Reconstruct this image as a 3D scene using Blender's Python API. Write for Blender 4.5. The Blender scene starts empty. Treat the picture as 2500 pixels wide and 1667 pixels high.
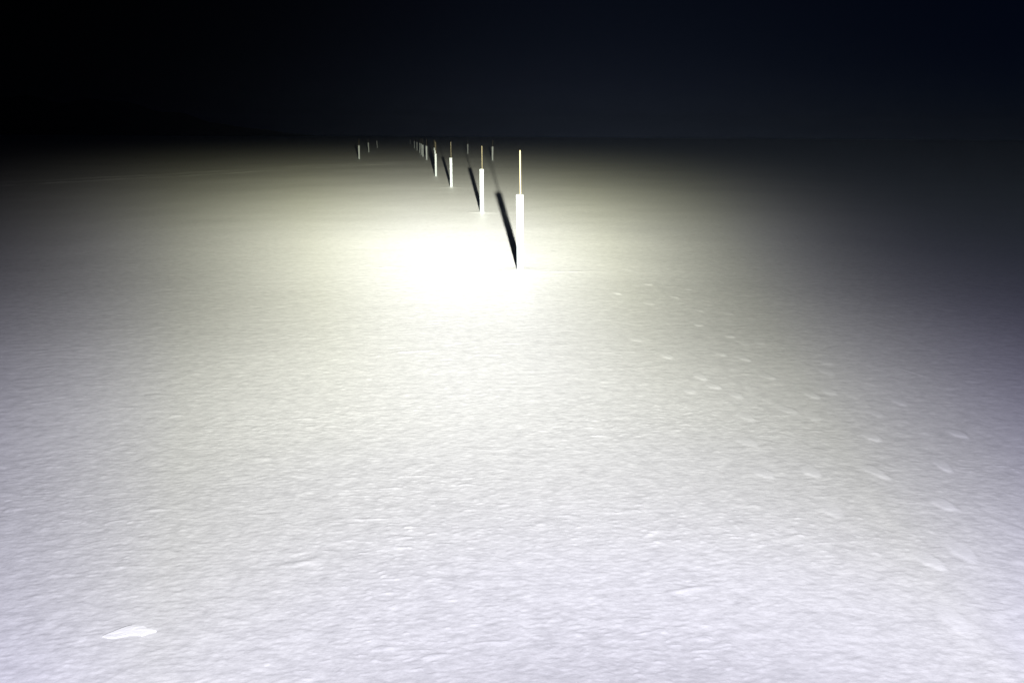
import bpy, math, random
import numpy as np
from mathutils import Matrix, Vector

random.seed(4)
scene = bpy.context.scene
COL = scene.collection

# ------------------------------------------------------------------ camera
H = 1.65
cam_data = bpy.data.cameras.new('camera')
cam_data.lens = 24.0
cam_data.sensor_width = 36.0
cam_data.clip_start = 0.05
cam_data.clip_end = 20000
cam = bpy.data.objects.new('camera', cam_data)
COL.objects.link(cam)
PITCH = math.atan(499.5 / 1667.0)
cam.matrix_world = (Matrix.Translation((0, 0, H)) @
                    Matrix.Rotation(math.pi / 2 - PITCH, 4, 'X') @
                    Matrix.Rotation(math.radians(0.35), 4, 'Z'))
scene.camera = cam

# ------------------------------------------------------------------ night sky
MOON = 2e-5
GLOWS = [((.0042, .0057, .0108), 6.0, 19.5, 16.0), ((.0006, .0022, .0080), 60.0, 44.0, 60.0)]
world = bpy.data.worlds.new('World')
scene.world = world
world.use_nodes = True
wn = world.node_tree
bg = wn.nodes['Background']
sky = wn.nodes.new('ShaderNodeTexSky')      # faint moonlight high behind the viewer
sky.sky_type = 'NISHITA'
sky.sun_disc = False
sky.sun_elevation = math.radians(35)
sky.sun_rotation = math.radians(150)
sky.altitude = 900

def wmath(op, a, b=None):
    n = wn.nodes.new('ShaderNodeMath')
    n.operation = op
    for i, v in enumerate((a, b)):
        if v is None: continue
        if isinstance(v, (int, float)): n.inputs[i].default_value = v
        else: wn.links.new(v, n.inputs[i])
    return n.outputs[0]

def wscale(col, fac):
    n = wn.nodes.new('ShaderNodeVectorMath')
    n.operation = 'SCALE'
    if isinstance(col, tuple): n.inputs[0].default_value = col
    else: wn.links.new(col, n.inputs[0])
    if isinstance(fac, (int, float)): n.inputs['Scale'].default_value = fac
    else: wn.links.new(fac, n.inputs['Scale'])
    return n.outputs[0]

def wadd(a, b):
    n = wn.nodes.new('ShaderNodeVectorMath')
    n.operation = 'ADD'
    wn.links.new(a, n.inputs[0]); wn.links.new(b, n.inputs[1])
    return n.outputs[0]

wtc = wn.nodes.new('ShaderNodeTexCoord')
wsep = wn.nodes.new('ShaderNodeSeparateXYZ')
wn.links.new(wtc.outputs['Generated'], wsep.inputs[0])
w_az = wmath('MULTIPLY', wmath('ARCTAN2', wsep.outputs[0], wsep.outputs[1]), 180 / math.pi)
w_el = wmath('MULTIPLY', wmath('ABSOLUTE', wmath('ARCSINE', wsep.outputs[2])), 180 / math.pi)

def sky_glow(az0, width, height):           # painted into the sky: the torch's veiling glow, and blue fill widened rightwards
    u = wmath('DIVIDE', wmath('SUBTRACT', w_az, az0), width)
    e = wmath('ADD', wmath('MULTIPLY', u, u), wmath('DIVIDE', w_el, height))
    return wmath('EXPONENT', wmath('MULTIPLY', e, -1.0))
total = wscale(sky.outputs['Color'], MOON)
for col, az0, width, height in GLOWS:
    total = wadd(total, wscale(col, sky_glow(az0, width, height)))
wn.links.new(total, bg.inputs['Color'])
bg.inputs['Strength'].default_value = 1.0

# ------------------------------------------------------------------ the lit lamp: a torch held beside the camera
def build_torch():
    ld = bpy.data.lights.new('torch', 'POINT')
    ld.energy = POWER
    ld.shadow_soft_size = 0.05
    ld.use_nodes = True
    nt = ld.node_tree
    em = nt.nodes['Emission']
    geo = nt.nodes.new('ShaderNodeNewGeometry')
    sep = nt.nodes.new('ShaderNodeSeparateXYZ')
    nt.links.new(geo.outputs['Incoming'], sep.inputs[0])

    def val(x):
        return x
    def m(op, a, b=None, c=None, clamp=False):
        n = nt.nodes.new('ShaderNodeMath')
        n.operation = op
        n.use_clamp = clamp
        for i, v in enumerate((a, b, c)):
            if v is None:
                continue
            if isinstance(v, (int, float)):
                n.inputs[i].default_value = v
            else:
                nt.links.new(v, n.inputs[i])
        return n.outputs[0]
    X, Y, Z = sep.outputs
    sx, sy, sz = (m('MULTIPLY', q, LSIGN) for q in (X, Y, Z))
    az = m('MULTIPLY', m('ARCTAN2', sx, sy), 180 / math.pi)
    el = m('MULTIPLY', m('ARCSINE', sz), 180 / math.pi)

    def lobe(logA, a0, e0, wa, we, p):
        u = m('DIVIDE', m('SUBTRACT', az, a0), wa)
        v = m('DIVIDE', m('SUBTRACT', el, e0), we)
        r = m('SQRT', m('ADD', m('MULTIPLY', u, u), m('MULTIPLY', v, v)))
        return m('EXPONENT', m('SUBTRACT', logA, m('POWER', r, p)))
    tot = m('ADD', lobe(*LOBE_A), lobe(*LOBE_B))
    # wide spill, fading out towards the back half space
    sn = m('SINE', m('MULTIPLY', m('ADD', az, 8.0), 1.2 * math.pi / 180))
    back = m('POWER', m('DIVIDE', m('ABSOLUTE', az), 110.0), 4.0)
    v = m('DIVIDE', m('SUBTRACT', el, SPILL[1]), SPILL[2])
    q = m('SUBTRACT', m('MULTIPLY', m('MULTIPLY', sn, sn), SPILL[3]), m('ADD', m('MULTIPLY', v, v), back))
    spill = m('EXPONENT', m('ADD', q, SPILL[0]))
    tot = m('ADD', tot, spill)
    # colour over angle, as a white LED behind a lens: yellowish high in the beam, lilac at the sides
    def ramp(fac, stops):
        n = nt.nodes.new('ShaderNodeValToRGB')
        nt.links.new(fac, n.inputs[0])
        e_ = n.color_ramp.elements
        e_[0].position, e_[1].position = stops[0][0], stops[-1][0]
        e_[0].color = (*stops[0][1], 1); e_[1].color = (*stops[-1][1], 1)
        for p, c in stops[1:-1]:
            e_.new(p).color = (*c, 1)
        return n.outputs[0]
    down = ramp(m('DIVIDE', m('MULTIPLY', el, -1.0), 50.0),
                [(.03, (1, .995, .72)), (.09, (1, 1, .80)), (.14, (1, 1, .87)), (.22, (1, 1, .91)), (.30, (1, 1, .93)), (.44, (1, 1, .95)), (.56, (1, .995, 1.0)), (.68, (1, .988, 1.075)), (.84, (1, .982, 1.12))])
    g = m('MAXIMUM', m('ADD', m('MULTIPLY', el, .0135), 1.0), .5)
    side_ = m('MULTIPLY', m('DIVIDE', m('ABSOLUTE', m('SUBTRACT', az, -6.5)), 54.0), g)
    side = ramp(side_, [(.36, (1, 1, 1)), (.50, (1, .985, 1.18)), (.65, (1, .96, 1.5)), (.80, (1, .94, 1.85))])
    olive = ramp(side_, [(.06, (1, 1, 1)), (.20, (1, 1.004, .90)), (.32, (1, 1.003, .92)), (.46, (1, 1, 1))])
    high = m('DIVIDE', m('ADD', el, 25.0), 13.0, clamp=True)        # the yellow ring fades towards the feet
    omix = nt.nodes.new('ShaderNodeMix')
    omix.data_type = 'RGBA'
    nt.links.new(high, omix.inputs[0])
    omix.inputs[6].default_value = (1, 1, 1, 1)
    nt.links.new(olive, omix.inputs[7])

    def vmul(p, q):
        n = nt.nodes.new('ShaderNodeVectorMath')
        n.operation = 'MULTIPLY'
        nt.links.new(p, n.inputs[0]); nt.links.new(q, n.inputs[1])
        return n
    mul = vmul(vmul(down, side).outputs[0], omix.outputs[2])
    nt.links.new(mul.outputs[0], em.inputs['Color'])
    nt.links.new(tot, em.inputs['Strength'])
    lo = bpy.data.objects.new('torch', ld)
    lo.location = (0.275 * H, 0.0, 0.966 * H)
    COL.objects.link(lo)

LSIGN = 1.0
LOBE_A = (9.59, -7.26, -2.0, 17.12, 7.12, 2.11)
LOBE_B = (6.86, -10.98, -14.0, 26.46, 8.04, 1.65)
SPILL = (5.09, -28.49, 16.04, -0.01)
POWER = math.pi
build_torch()

vs = scene.view_settings
vs.view_transform = 'Standard'
vs.look = 'None'
vs.exposure = 0.0
vs.gamma = 1.0
vs.use_curve_mapping = False
scene.render.engine = 'CYCLES'
scene.cycles.use_denoising = True
scene.cycles.max_bounces = 6
scene.cycles.volume_bounces = 0

# ------------------------------------------------------------------ helpers
def tag(o, label=None, cat=None, group=None, kind=None):
    if label: o['label'] = label
    if cat: o['category'] = cat
    if group: o['group'] = group
    if kind: o['kind'] = kind
    return o

def mesh_obj(name, verts, faces, mat, parent=None, smooth=False):
    me = bpy.data.meshes.new(name)
    me.from_pydata([tuple(v) for v in verts], [], faces)
    me.materials.append(mat)
    if smooth:
        me.polygons.foreach_set('use_smooth', [True] * len(me.polygons))
    me.update()
    o = bpy.data.objects.new(name, me)
    COL.objects.link(o)
    o.parent = parent
    return o

def material(name):
    mt = bpy.data.materials.new(name)
    mt.use_nodes = True
    nt = mt.node_tree
    return mt, nt, nt.nodes['Principled BSDF'], nt.nodes['Material Output']

# ------------------------------------------------------------------ materials
def snow_material(name, low, high, bump):
    mt, nt, bsdf, out = material(name)
    nt.nodes.remove(bsdf)
    tc = nt.nodes.new('ShaderNodeTexCoord')
    dif = nt.nodes.new('ShaderNodeBsdfDiffuse')
    dif.inputs['Roughness'].default_value = 0.3
    mp = nt.nodes.new('ShaderNodeMapping')
    mp.inputs['Scale'].default_value = (0.55, 1.0, 1.0)
    nt.links.new(tc.outputs['Object'], mp.inputs[0])
    n1 = nt.nodes.new('ShaderNodeTexNoise')
    n1.inputs['Scale'].default_value = 22
    n1.inputs['Detail'].default_value = 6
    n1.inputs['Roughness'].default_value = .82
    nt.links.new(mp.outputs[0], n1.inputs['Vector'])
    n2 = nt.nodes.new('ShaderNodeTexNoise')
    n2.inputs['Scale'].default_value = .5
    n2.inputs['Detail'].default_value = 3
    nt.links.new(tc.outputs['Object'], n2.inputs['Vector'])
    att = nt.nodes.new('ShaderNodeAttribute')
    att.attribute_name = 'packed'
    def m(op, a, b):
        n = nt.nodes.new('ShaderNodeMath'); n.operation = op
        for i, v in enumerate((a, b)):
            if isinstance(v, (int, float)): n.inputs[i].default_value = v
            else: nt.links.new(v, n.inputs[i])
        return n.outputs[0]
    n4 = nt.nodes.new('ShaderNodeTexNoise')
    n4.inputs['Scale'].default_value = 9
    n4.inputs['Detail'].default_value = 2
    nt.links.new(tc.outputs['Object'], n4.inputs['Vector'])
    f = m('ADD', m('MULTIPLY', n1.outputs['Fac'], .70), m('ADD', m('MULTIPLY', n2.outputs['Fac'], .14), m('MULTIPLY', n4.outputs['Fac'], .16)))
    rp = nt.nodes.new('ShaderNodeValToRGB')
    rp.color_ramp.elements[0].position = .36
    rp.color_ramp.elements[1].position = .64
    rp.color_ramp.elements[0].color = (*low, 1)
    rp.color_ramp.elements[1].color = (*high, 1)
    nt.links.new(f, rp.inputs[0])
    mx = nt.nodes.new('ShaderNodeMix'); mx.data_type = 'RGBA'
    nt.links.new(att.outputs['Fac'], mx.inputs[0])
    nt.links.new(rp.outputs[0], mx.inputs[6])
    mx.inputs[7].default_value = (.90, .90, .92, 1)
    nt.links.new(mx.outputs[2], dif.inputs['Color'])
    n3 = nt.nodes.new('ShaderNodeTexNoise')
    n3.inputs['Scale'].default_value = 70
    n3.inputs['Detail'].default_value = 4
    n3.inputs['Roughness'].default_value = .7
    nt.links.new(mp.outputs[0], n3.inputs['Vector'])
    bp = nt.nodes.new('ShaderNodeBump')
    bp.inputs['Strength'].default_value = 1.0
    bp.inputs['Distance'].default_value = bump
    nt.links.new(n3.outputs['Fac'], bp.inputs['Height'])
    nt.links.new(bp.outputs[0], dif.inputs['Normal'])
    gl = nt.nodes.new('ShaderNodeBsdfGlossy')          # icy crust: a dull sheen at grazing angles
    gl.inputs['Roughness'].default_value = .45
    gl.inputs['Color'].default_value = (.95, .95, .95, 1)
    fr = nt.nodes.new('ShaderNodeFresnel')
    fr.inputs['IOR'].default_value = 1.31
    mxs = nt.nodes.new('ShaderNodeMixShader')
    nt.links.new(m('MULTIPLY', fr.outputs[0], .5), mxs.inputs[0])
    nt.links.new(dif.outputs[0], mxs.inputs[1]); nt.links.new(gl.outputs[0], mxs.inputs[2])
    nt.links.new(mxs.outputs[0], out.inputs['Surface'])
    return mt

M_SNOW = snow_material('crusted_snow', (.64, .64, .65), (.88, .88, .885), .0022)
M_SLAB = snow_material('packed_snow', (.88, .88, .89), (.93, .93, .93), .0015)

def sleeve_material():
    mt, nt, b, out = material('white_plastic_sleeve')
    tc = nt.nodes.new('ShaderNodeTexCoord')
    n = nt.nodes.new('ShaderNodeTexNoise')
    n.inputs['Scale'].default_value = 14
    n.inputs['Detail'].default_value = 5
    nt.links.new(tc.outputs['Object'], n.inputs['Vector'])
    rp = nt.nodes.new('ShaderNodeValToRGB')
    rp.color_ramp.elements[0].color = (.72, .78, .87, 1)
    rp.color_ramp.elements[1].color = (.80, .87, .96, 1)
    nt.links.new(n.outputs['Fac'], rp.inputs[0])
    nt.links.new(rp.outputs[0], b.inputs['Base Color'])
    b.inputs['Roughness'].default_value = .45
    return mt

def wood_material():
    mt, nt, b, out = material('pale_raw_wood')
    tc = nt.nodes.new('ShaderNodeTexCoord')
    mp = nt.nodes.new('ShaderNodeMapping')
    mp.inputs['Scale'].default_value = (60, 60, 3)
    nt.links.new(tc.outputs['Object'], mp.inputs[0])
    n = nt.nodes.new('ShaderNodeTexNoise')
    n.inputs['Scale'].default_value = 1
    n.inputs['Detail'].default_value = 4
    nt.links.new(mp.outputs[0], n.inputs['Vector'])
    rp = nt.nodes.new('ShaderNodeValToRGB')
    rp.color_ramp.elements[0].color = (.12, .098, .06, 1)
    rp.color_ramp.elements[1].color = (.20, .17, .112, 1)
    nt.links.new(n.outputs['Fac'], rp.inputs[0])
    nt.links.new(rp.outputs[0], b.inputs['Base Color'])
    b.inputs['Roughness'].default_value = .8
    return mt

M_SLEEVE = sleeve_material()
M_WOOD = wood_material()
M_HILL, nt, b, out = material('bare_dark_hillside')
n = nt.nodes.new('ShaderNodeTexNoise'); n.inputs['Scale'].default_value = .02
rp = nt.nodes.new('ShaderNodeValToRGB')
rp.color_ramp.elements[0].color = (.03, .03, .03, 1); rp.color_ramp.elements[1].color = (.09, .09, .085, 1)
tc = nt.nodes.new('ShaderNodeTexCoord')
nt.links.new(tc.outputs['Object'], n.inputs['Vector'])
nt.links.new(n.outputs['Fac'], rp.inputs[0]); nt.links.new(rp.outputs[0], b.inputs['Base Color'])
b.inputs['Roughness'].default_value = 1.0

# ------------------------------------------------------------------ the posts' places
# x, y, sleeve top, stake length above the snow, lean (east, north, degrees), label
POSTS = [
 (0.10, 8.70, .955, 1.49, (-0.9, .3), 'nearest and largest white sleeved post with a thick pale stake above it'),
 (-0.70, 15.71, .95, 1.45, (-.1, .4), 'second nearest white sleeved post, left behind the largest one, with thin tan stake'),
 (-2.07, 23.5, .95, 1.46, (-.2, -.4), 'third white sleeved post of the main row, a thin stake rising over its short shadow'),
 (-3.30, 30.05, .93, 1.41, (.5, .3), 'front post of the three overlapping white sleeves in the main row'),
 (-4.02, 36.44, .94, 1.42, (.2, -.2), 'middle post of the three overlapping white sleeves in the main row'),
 (-4.98, 44.81, .95, 1.44, (-.5, .5), 'rearmost post of the three overlapping white sleeves in the main row'),
 (-6.33, 51.65, .97, 1.43, (1.0, .2), 'bright white post standing alone just left of the overlapping trio'),
 (-7.61, 59.65, .95, 1.42, (.8, -.3), 'rightmost and lowest of three close-set grey-white posts far down the main row'),
 (-8.35, 64.45, .96, 1.42, (-.3, .3), 'middle one of three close-set grey-white posts far down the main row'),
 (-9.57, 72.65, .95, 1.42, (1.4, .2), 'leftmost and tallest-reaching of three close-set grey-white posts far down the main row'),
 (-11.65, 85.82, .96, 1.42, (1.6, .1), 'dim grey post, third from the far end of the main row'),
 (-13.89, 99.88, .96, 1.40, (-.7, .1), 'dim grey post, second from the far end of the main row'),
 (-22.75, 157.05, .91, 1.36, (.6, .1), 'faintest and farthest post, at the dark far end of the main row'),
 (-11.50, 52.76, .97, 1.43, (1.7, .2), 'leftmost white post, brightest and largest of the left row of three'),
 (-15.12, 74.18, .96, 1.42, (-.6, .2), 'middle white post of the left row of three'),
 (-19.70, 102.80, .98, 1.42, (-1.4, .1), 'rightmost and dimmest post of the left row of three'),
 (-1.49, 51.01, .95, 1.40, (.4, .2), 'small white post without lit stake seen between the two tallest near posts'),
 (-4.55, 70.93, .92, 1.38, (.8, .2), 'small grey-white post left of the second nearest post, before the dark'),
 (-8.74, 99.69, .91, 1.36, (2.0, .2), 'tiny dim post right behind the stake of the third post'),
]

# ------------------------------------------------------------------ noise
def hash2(ix, iy, seed):
    ix = ix.astype(np.uint32); iy = iy.astype(np.uint32)
    h = ix * np.uint32(374761393) + iy * np.uint32(668265263) + np.uint32((seed * 2246822519) & 0xffffffff)
    h = (h ^ (h >> np.uint32(13))) * np.uint32(1274126177)
    h = h ^ (h >> np.uint32(16))
    return h

def perlin(x, y, seed):
    x0 = np.floor(x); y0 = np.floor(y)
    fx = x - x0; fy = y - y0
    ix = x0.astype(np.int64); iy = y0.astype(np.int64)
    u = fx * fx * fx * (fx * (fx * 6 - 15) + 10)
    v = fy * fy * fy * (fy * (fy * 6 - 15) + 10)
    def g(dx, dy):
        a = hash2(ix + dx, iy + dy, seed).astype(np.float64) * (2 * math.pi / 4294967296.0)
        return np.cos(a) * (fx - dx) + np.sin(a) * (fy - dy)
    a = g(0, 0); b = g(1, 0); c = g(0, 1); d = g(1, 1)
    return (a + u * (b - a)) * (1 - v) + (c + u * (d - c)) * v

def smooth(e0, e1, x):
    t = np.clip((x - e0) / (e1 - e0), 0, 1)
    return t * t * (3 - 2 * t)

# ------------------------------------------------------------------ snow ground: one sheet, fine near the viewpoint, coarse far off
PRINTS = [(2.02, 4.31), (1.88, 3.95), (1.45, 3.94), (1.34, 3.58), (2.09, 3.65), (1.89, 3.22), (1.56, 3.22), (2.29, 4.01),
          (1.36, 4.66), (1.85, 4.67), (1.50, 2.84), (2.05, 2.89), (1.87, 6.62), (1.72, 6.08), (2.12, 6.52),
          (1.89, 5.71), (1.95, 5.51), (2.33, 4.80), (1.80, 5.10), (2.17, 4.38), (1.40, 4.47), (1.22, 5.13),
          (2.08, 5.52), (1.21, 4.39), (2.29, 3.30), (1.90, 2.52), (1.72, 2.45), (1.60, 2.09),
          (2.24, 2.66), (1.74, 7.2), (1.6, 7.9), (2.0, 7.6), (1.5, 8.8), (1.66, 5.2), (1.50, 4.3), (1.05, 5.6), (1.42, 6.9), (2.42, 5.0),
          (1.30, 3.2), (2.55, 4.2), (2.62, 3.7), (1.15, 7.4), (1.75, 4.05)]
# raised wind ridges: x0, y0, x1, y1, half width, height
RIDGES = [(-.93, 5.19, -.66, 5.23, .022, .012), (-1.79, 8.87, -1.43, 8.88, .03, .012), (2.90, 4.86, 3.01, 4.66, .012, .010),
          (-1.0, 8.62, 1.15, 8.66, .05, .010), (-1.3, 15.62, -.2, 15.68, .07, .006), (-2.6, 23.45, -1.6, 23.5, .1, .008),
          (-.95, 2.35, -.75, 2.42, .015, .006), (.55, 2.2, .8, 2.25, .012, .005), (-1.8, 2.15, -1.55, 2.2, .015, .006),
          (1.05, 2.55, 1.3, 2.62, .012, .004)]
TRACK = [(-21.0, 17.7), (-17.59, 23.95), (-14.78, 29.09), (-10.53, 40.73), (-6.74, 45.95), (-1.77, 57.92), (3.0, 69.0)]

def seg_dist(x, y, x0, y0, x1, y1):
    dx, dy = x1 - x0, y1 - y0
    t = np.clip(((x - x0) * dx + (y - y0) * dy) / (dx * dx + dy * dy), 0, 1)
    return np.hypot(x - x0 - t * dx, y - y0 - t * dy), t

def snow_height(x, y, cell):
    def octv(wx, wy, amp, seed, ridged=False, rot=0.0):
        c, s = math.cos(rot), math.sin(rot)
        n = perlin((x * c + y * s) / wx, (-x * s + y * c) / wy, seed)
        w = 1 - smooth(.6, 1.3, cell / min(wx, wy))
        if ridged:
            n = .5 - np.abs(n) * 1.6
        return n * amp * w
    h = octv(6.0, 5.0, .020, 1) + octv(1.7, 1.1, .005, 2)
    fine = (octv(.55, .26, .0016, 3, rot=.1) + octv(.21, .09, .0012, 4, True, .14) + octv(.12, .050, .0010, 5, rot=.1)
            + octv(.070, .027, .0012, 6, True, .12) + octv(.044, .017, .0014, 7, rot=.1) + octv(.026, .011, .0010, 8, rot=.1)
            + octv(.17, .13, .0010, 12) + octv(.060, .045, .0012, 13))
    # scattered crust flakes standing proud
    patch = smooth(-.1, .35, perlin(x / .9, y / .6, 21))
    fl = smooth(.30, .42, perlin((x + .12 * y) / .050, (y - .12 * x) / .017, 22)) * (.35 + .65 * patch)
    fl2 = smooth(.36, .52, perlin((x + .1 * y) / .16, (y - .1 * x) / .04, 23)) * patch
    w = 1 - smooth(.3, .6, cell / .04)
    fl3 = smooth(.33, .50, perlin((x + .1 * y) / .17, (y - .1 * x) / .10, 24))
    fine = fine + (fl * .0022 + fl2 * .0035) * w + fl3 * .0014 * (1 - smooth(.35, .6, cell / .10))
    packed = np.clip(.30 * fl + .35 * fl2, 0, 1) * w
    rng = random.Random(9)
    for (px, py) in PRINTS:
        ang = .25 + rng.uniform(-.35, .35); L = rng.uniform(.075, .105); W = rng.uniform(.040, .054)
        k = rng.uniform(.5, 1.0)
        sel = np.nonzero((np.abs(x - px) < .3) & (np.abs(y - py) < .3))[0]
        if not len(sel): continue
        lx = x[sel] - px; ly = y[sel] - py
        a = lx * math.cos(ang) + ly * math.sin(ang); bb = -lx * math.sin(ang) + ly * math.cos(ang)
        r = np.sqrt((a / W) ** 2 + (bb / L) ** 2) + .25 * perlin(x[sel] / .05, y[sel] / .05, 31)
        mk = 1 - smooth(.65, 1.15, r)
        heel = np.clip(.6 - bb / L * .5, 0, 1)            # the near end stands highest, the toe blends away
        fine[sel] = fine[sel] * (1 - .75 * mk) + mk * heel * .0065 * k
        packed[sel] = np.maximum(packed[sel], mk * heel * 1.0 * k)
    for (x0, y0, x1, y1, wd, ht) in RIDGES:
        sel = np.nonzero((x > min(x0, x1) - .5) & (x < max(x0, x1) + .5) & (y > min(y0, y1) - .5) & (y < max(y0, y1) + .5))[0]
        if not len(sel): continue
        d, t = seg_dist(x[sel], y[sel] + .03 * perlin(x[sel] / .3, y[sel] / .3, 44), x0, y0, x1, y1)
        br = .55 + 1.1 * perlin(x[sel] / .13, y[sel] / .5, 45)
        fine[sel] += ht * np.clip(br, 0, 1) * np.exp(-(d / wd) ** 2) * np.sin(math.pi * np.clip(t, .03, .97)) ** .6
    for (p, q) in zip(TRACK[:-1], TRACK[1:]):
        for off in (-1.1, -.75, .75, 1.0):
            nx, ny = q[1] - p[1], p[0] - q[0]
            ln = math.hypot(nx, ny); nx, ny = nx / ln * off, ny / ln * off
            sel = np.nonzero((x > min(p[0], q[0]) - 3) & (x < max(p[0], q[0]) + 3) & (y > min(p[1], q[1]) - 3) & (y < max(p[1], q[1]) + 3))[0]
            if not len(sel): continue
            d, t = seg_dist(x[sel], y[sel], p[0] + nx, p[1] + ny, q[0] + nx, q[1] + ny)
            br = .6 + .9 * perlin(x[sel] / 1.3, y[sel] / 1.3, 52 + int(off * 4))
            inside = (t > 0) & (t < 1)
            bd = np.clip(br, 0, 1) * np.exp(-(d / .12) ** 2) * inside
            fine[sel] += .035 * bd
            packed[sel] = np.maximum(packed[sel], .6 * bd)
    for i, p in enumerate(POSTS[:9]):                     # a low drift round each sleeve
        r = np.hypot(x - p[0], (y - p[1]) * 1.2)
        fine += .012 * np.exp(-(r / .2) ** 2)
    return h + fine, packed

def build_ground():
    # bearings: fine in front, coarse behind
    front = np.radians(np.linspace(-50, 50, 1000))
    side = np.radians(np.linspace(50, 310, 66)[1:-1])
    ang = np.concatenate([front, side])
    step = np.concatenate([np.full(len(front), front[1] - front[0]), np.full(len(side), side[1] - side[0])])
    rad = [.45]
    while rad[-1] < 9000:
        r = rad[-1]
        k = .012 if r < 1.5 else .0021 if r < 4.2 else .0031 if r < 11 else .0045 if r < 26 else .007 if r < 80 else .02 if r < 250 else .07
        rad.append(r * (1 + k))
    rad = np.array(rad)
    dr = np.gradient(rad)
    nR, nA = len(rad), len(ang)
    R, A = np.meshgrid(rad, ang, indexing='ij')
    x = (R * np.sin(A)).ravel(); y = (R * np.cos(A)).ravel()
    cell = np.maximum(R * step[None, :], dr[:, None]).ravel()
    z, packed = snow_height(x, y, cell)
    co = np.empty((nR * nA + 1, 3))
    co[:-1, 0] = x; co[:-1, 1] = y; co[:-1, 2] = z
    co[-1] = (0, 0, z[:nA].mean())
    i = np.arange(nR - 1)[:, None] * nA; j = np.arange(nA)[None, :]; j1 = (j + 1) % nA
    quads = np.stack([i + j, i + nA + j, i + nA + j1, i + j1], -1).reshape(-1, 4)[:, ::-1]
    fan = np.stack([np.arange(nA), (np.arange(nA) + 1) % nA, np.full(nA, nR * nA)], -1)[:, ::-1]
    nq, nf = len(quads), len(fan)
    me = bpy.data.meshes.new('snow_ground')
    me.vertices.add(len(co)); me.vertices.foreach_set('co', co.ravel())
    me.loops.add(nq * 4 + nf * 3)
    me.loops.foreach_set('vertex_index', np.concatenate([quads.ravel(), fan.ravel()]).astype(np.int32))
    me.polygons.add(nq + nf)
    me.polygons.foreach_set('loop_start', np.concatenate([np.arange(nq) * 4, nq * 4 + np.arange(nf) * 3]).astype(np.int32))
    me.polygons.foreach_set('use_smooth', np.ones(nq + nf, dtype=bool))
    me.update(calc_edges=True)
    at = me.attributes.new('packed', 'FLOAT', 'POINT')
    at.data.foreach_set('value', np.concatenate([packed, [0]]).astype(np.float32))
    me.materials.append(M_SNOW)
    o = bpy.data.objects.new('snow_ground', me)
    COL.objects.link(o)
    n = me.polygons[0].normal
    if n.z < 0:
        me.flip_normals()
    tag(o, 'level snowfield with a crusted, wind-scoured surface', None, None, 'structure')
    return nq
print('ground quads', build_ground())

def ground_z(px, py):
    x = np.array([px]); y = np.array([py])
    z, _ = snow_height(x, y, np.array([math.hypot(px, py) * .004]))
    return float(z[0])

# ------------------------------------------------------------------ far hills, black against the night
def build_hills():
    azs = np.radians(np.arange(-70, 40.1, .5))
    verts, faces = [], []
    rows = [(1500, 0.0), (1750, .45), (2000, .82), (2200, 1.0), (2500, .7), (2900, -.02)]
    for r, f in rows:
        for a in azs:
            d = math.degrees(a)
            top = 92 + 22 * math.sin(d * .13 + 1) + 9 * math.sin(d * .41) + 4 * math.sin(d * 1.3 + 2)
            top *= max(0.0, min(1.0, (-15 - d) / 14))
            jig = 1 + .05 * math.sin(d * 2.1 + r * .01)
            verts.append((r * math.sin(a), r * math.cos(a), top * f * jig - 2))
    n = len(azs)
    for k in range(len(rows) - 1):
        for i in range(n - 1):
            faces.append((k * n + i, k * n + i + 1, (k + 1) * n + i + 1, (k + 1) * n + i))
    o = mesh_obj('hills', verts, faces, M_HILL, smooth=True)
    tag(o, 'low dark hills beyond the snowfield under the night sky', None, None, 'structure')
build_hills()

# ------------------------------------------------------------------ marker posts
def sleeve_mesh(height):
    N = 28; ro, ri = .0465, .043
    zs = [-.06, 0, height * .33, height * .66, height - .006, height]
    v, f = [], []
    for k, z in enumerate(zs):
        for i in range(N):
            a = 2 * math.pi * i / N
            r = ro + (.0012 * math.sin(3 * a + k) if 0 < k < 5 else 0) + (.001 if k >= 4 else 0)
            v.append((r * math.cos(a), r * math.sin(a), z))
    for k in range(len(zs) - 1):
        for i in range(N):
            f.append((k * N + i, k * N + (i + 1) % N, (k + 1) * N + (i + 1) % N, (k + 1) * N + i))
    top = (len(zs) - 1) * N
    b1 = len(v)
    for z in (height, .05):
        for i in range(N):
            a = 2 * math.pi * i / N
            v.append((ri * math.cos(a), ri * math.sin(a), z))
    for i in range(N):
        j = (i + 1) % N
        f.append((top + i, top + j, b1 + j, b1 + i))
        f.append((b1 + i, b1 + j, b1 + N + j, b1 + N + i))
    f.append(tuple(b1 + N + i for i in range(N)))
    me = bpy.data.meshes.new('sleeve')
    me.from_pydata(v, [], f)
    me.polygons.foreach_set('use_smooth', [len(p.vertices) == 4 for p in me.polygons])
    me.materials.append(M_SLEEVE)
    return me

def stake_mesh(height):
    w = .0085; c = .002
    prof = [(-w + c, -w), (w - c, -w), (w, -w + c), (w, w - c), (w - c, w), (-w + c, w), (-w, w - c), (-w, -w + c)]
    v, f = [], []
    levels = [(-.12, .8), (0, 1), (height * .5, 1.0), (height - .012, .98), (height, .72)]
    for k, (z, s) in enumerate(levels):
        bend = .003 * math.sin(z * 2.2)
        v += [(px * s + bend, py * s, z + (py * .3 if k == 4 else 0)) for px, py in prof]
    for k in range(len(levels) - 1):
        for i in range(8):
            f.append((k * 8 + i, k * 8 + (i + 1) % 8, (k + 1) * 8 + (i + 1) % 8, (k + 1) * 8 + i))
    f.append(tuple(32 + i for i in range(8)))
    f.append(tuple(reversed(range(8))))
    me = bpy.data.meshes.new('stake')
    me.from_pydata(v, [], f)
    me.materials.append(M_WOOD)
    return me

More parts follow.
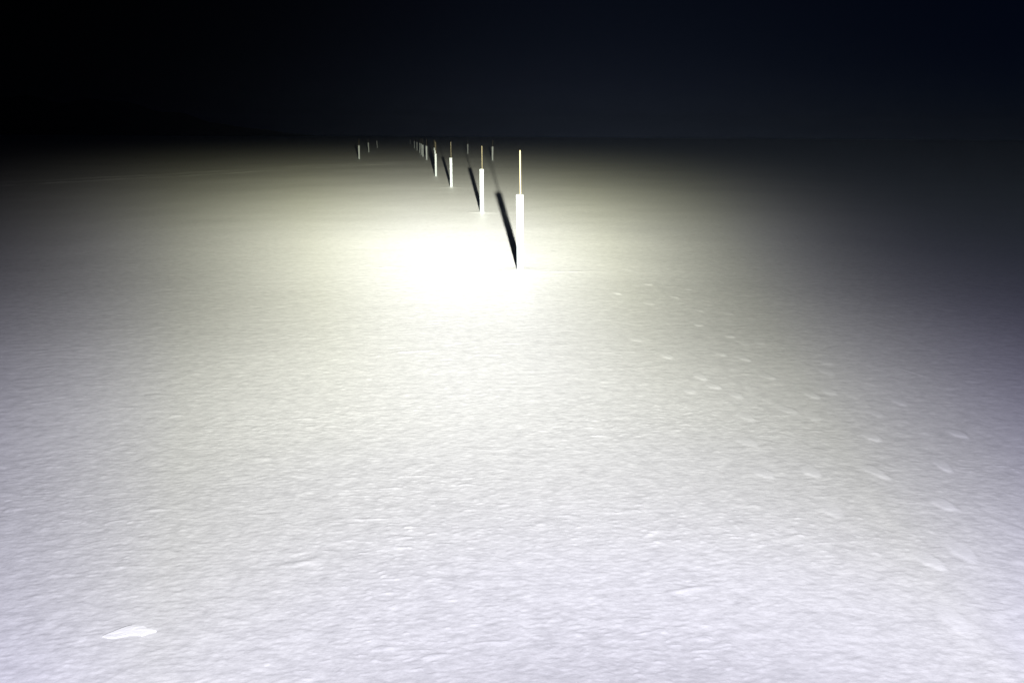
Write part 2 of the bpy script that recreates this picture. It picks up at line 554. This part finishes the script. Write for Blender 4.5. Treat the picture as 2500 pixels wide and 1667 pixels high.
proto = None
for i, (x, y, s, k, lean, label) in enumerate(POSTS):
    if proto is None:
        root = bpy.data.objects.new('marker_post', None)
        root.empty_display_size = .2
        sl = bpy.data.objects.new('sleeve', sleeve_mesh(.95))
        st = bpy.data.objects.new('stake', stake_mesh(1.46))
        st.location = (.008, .022, 0)
        proto = (root, sl, st)
        parts = (sl, st)
    else:
        root = proto[0].copy()
        parts = (proto[1].copy(), proto[2].copy())
    COL.objects.link(root)
    for p in parts:
        COL.objects.link(p)
        p.parent = root
    root.location = (x, y, ground_z(x, y) - (.012 if i < 9 else 0))
    root.rotation_euler = (math.radians(-lean[1]), math.radians(lean[0]), 0)
    wd = .94 if i == 0 else (1.0 if i < 6 else 1.45)
    parts[0].scale = (wd, wd, s / .95)
    parts[0].rotation_euler.z = 0 if i == 0 else random.uniform(0, 6)
    parts[1].scale = (1.0, 1.0, k / 1.46)
    tag(root, label, 'marker post', 'white sleeved marker posts standing in rows across the snow')

# ------------------------------------------------------------------ slab of wind crust lying on the snow, lower left
def build_slab():
    outline = [(-0.0628, -0.028), (-0.0396, -0.0269), (-0.0166, -0.0199), (0.007, -0.0137), (0.0285, -0.0093), (0.0482, -0.0159), (0.0597, -0.0081),
               (0.0733, 0.0006), (0.0877, 0.0068), (0.0753, 0.0111), (0.0571, 0.0135), (0.0396, 0.0239), (0.0188, 0.0264),
               (-0.0033, 0.028), (-0.0212, 0.0216), (-0.0396, 0.0109), (-0.0573, -0.0005), (-0.0742, -0.011), (-0.0844, -0.0214)]
    n = len(outline)
    rng = random.Random(3)
    v, f = [], []
    for sc_, z in ((1.02, -.008), (1.0, .003), (.96, .0045), (.6, .005)):
        for (a, b_) in outline:
            v.append((a * sc_, b_ * sc_, z + b_ * .14 + rng.uniform(-.0006, .0006)))
    v.append((0, 0, .0052))
    for k in range(3):
        for i in range(n):
            f.append((k * n + i, k * n + (i + 1) % n, (k + 1) * n + (i + 1) % n, (k + 1) * n + i))
    for i in range(n):
        f.append((3 * n + i, 3 * n + (i + 1) % n, 4 * n))
    o = mesh_obj('ice_chunk', v, f, M_SLAB)
    o.location = (-1.315, 1.97, ground_z(-1.315, 1.97) + .002)
    tag(o, 'small flat white chunk of frozen crust lying alone at the lower left', 'ice chunk')
build_slab()

# ------------------------------------------------------------------ thin haze added for glow over the snow and to lift the shadows
def build_haze():
    mt = bpy.data.materials.new('added_thin_haze')
    mt.use_nodes = True
    nt = mt.node_tree
    nt.nodes.remove(nt.nodes['Principled BSDF'])
    pv = nt.nodes.new('ShaderNodeVolumePrincipled')
    pv.inputs['Color'].default_value = (.46, .56, 1.0, 1)
    pv.inputs['Density'].default_value = HAZE
    nt.links.new(pv.outputs[0], nt.nodes['Material Output'].inputs['Volume'])
    s = 10000; z0, z1 = -3.5, 260
    v = [(x, y, z) for z in (z0, z1) for x, y in ((-s, -s), (s, -s), (s, s), (-s, s))]
    f = [(0, 3, 2, 1), (4, 5, 6, 7), (0, 1, 5, 4), (1, 2, 6, 5), (2, 3, 7, 6), (3, 0, 4, 7)]
    o = mesh_obj('haze', v, f, mt)
    tag(o, 'thin added haze that glows in the torch light and lifts the shadows', None, None, 'stuff')
HAZE = 7e-5
build_haze()
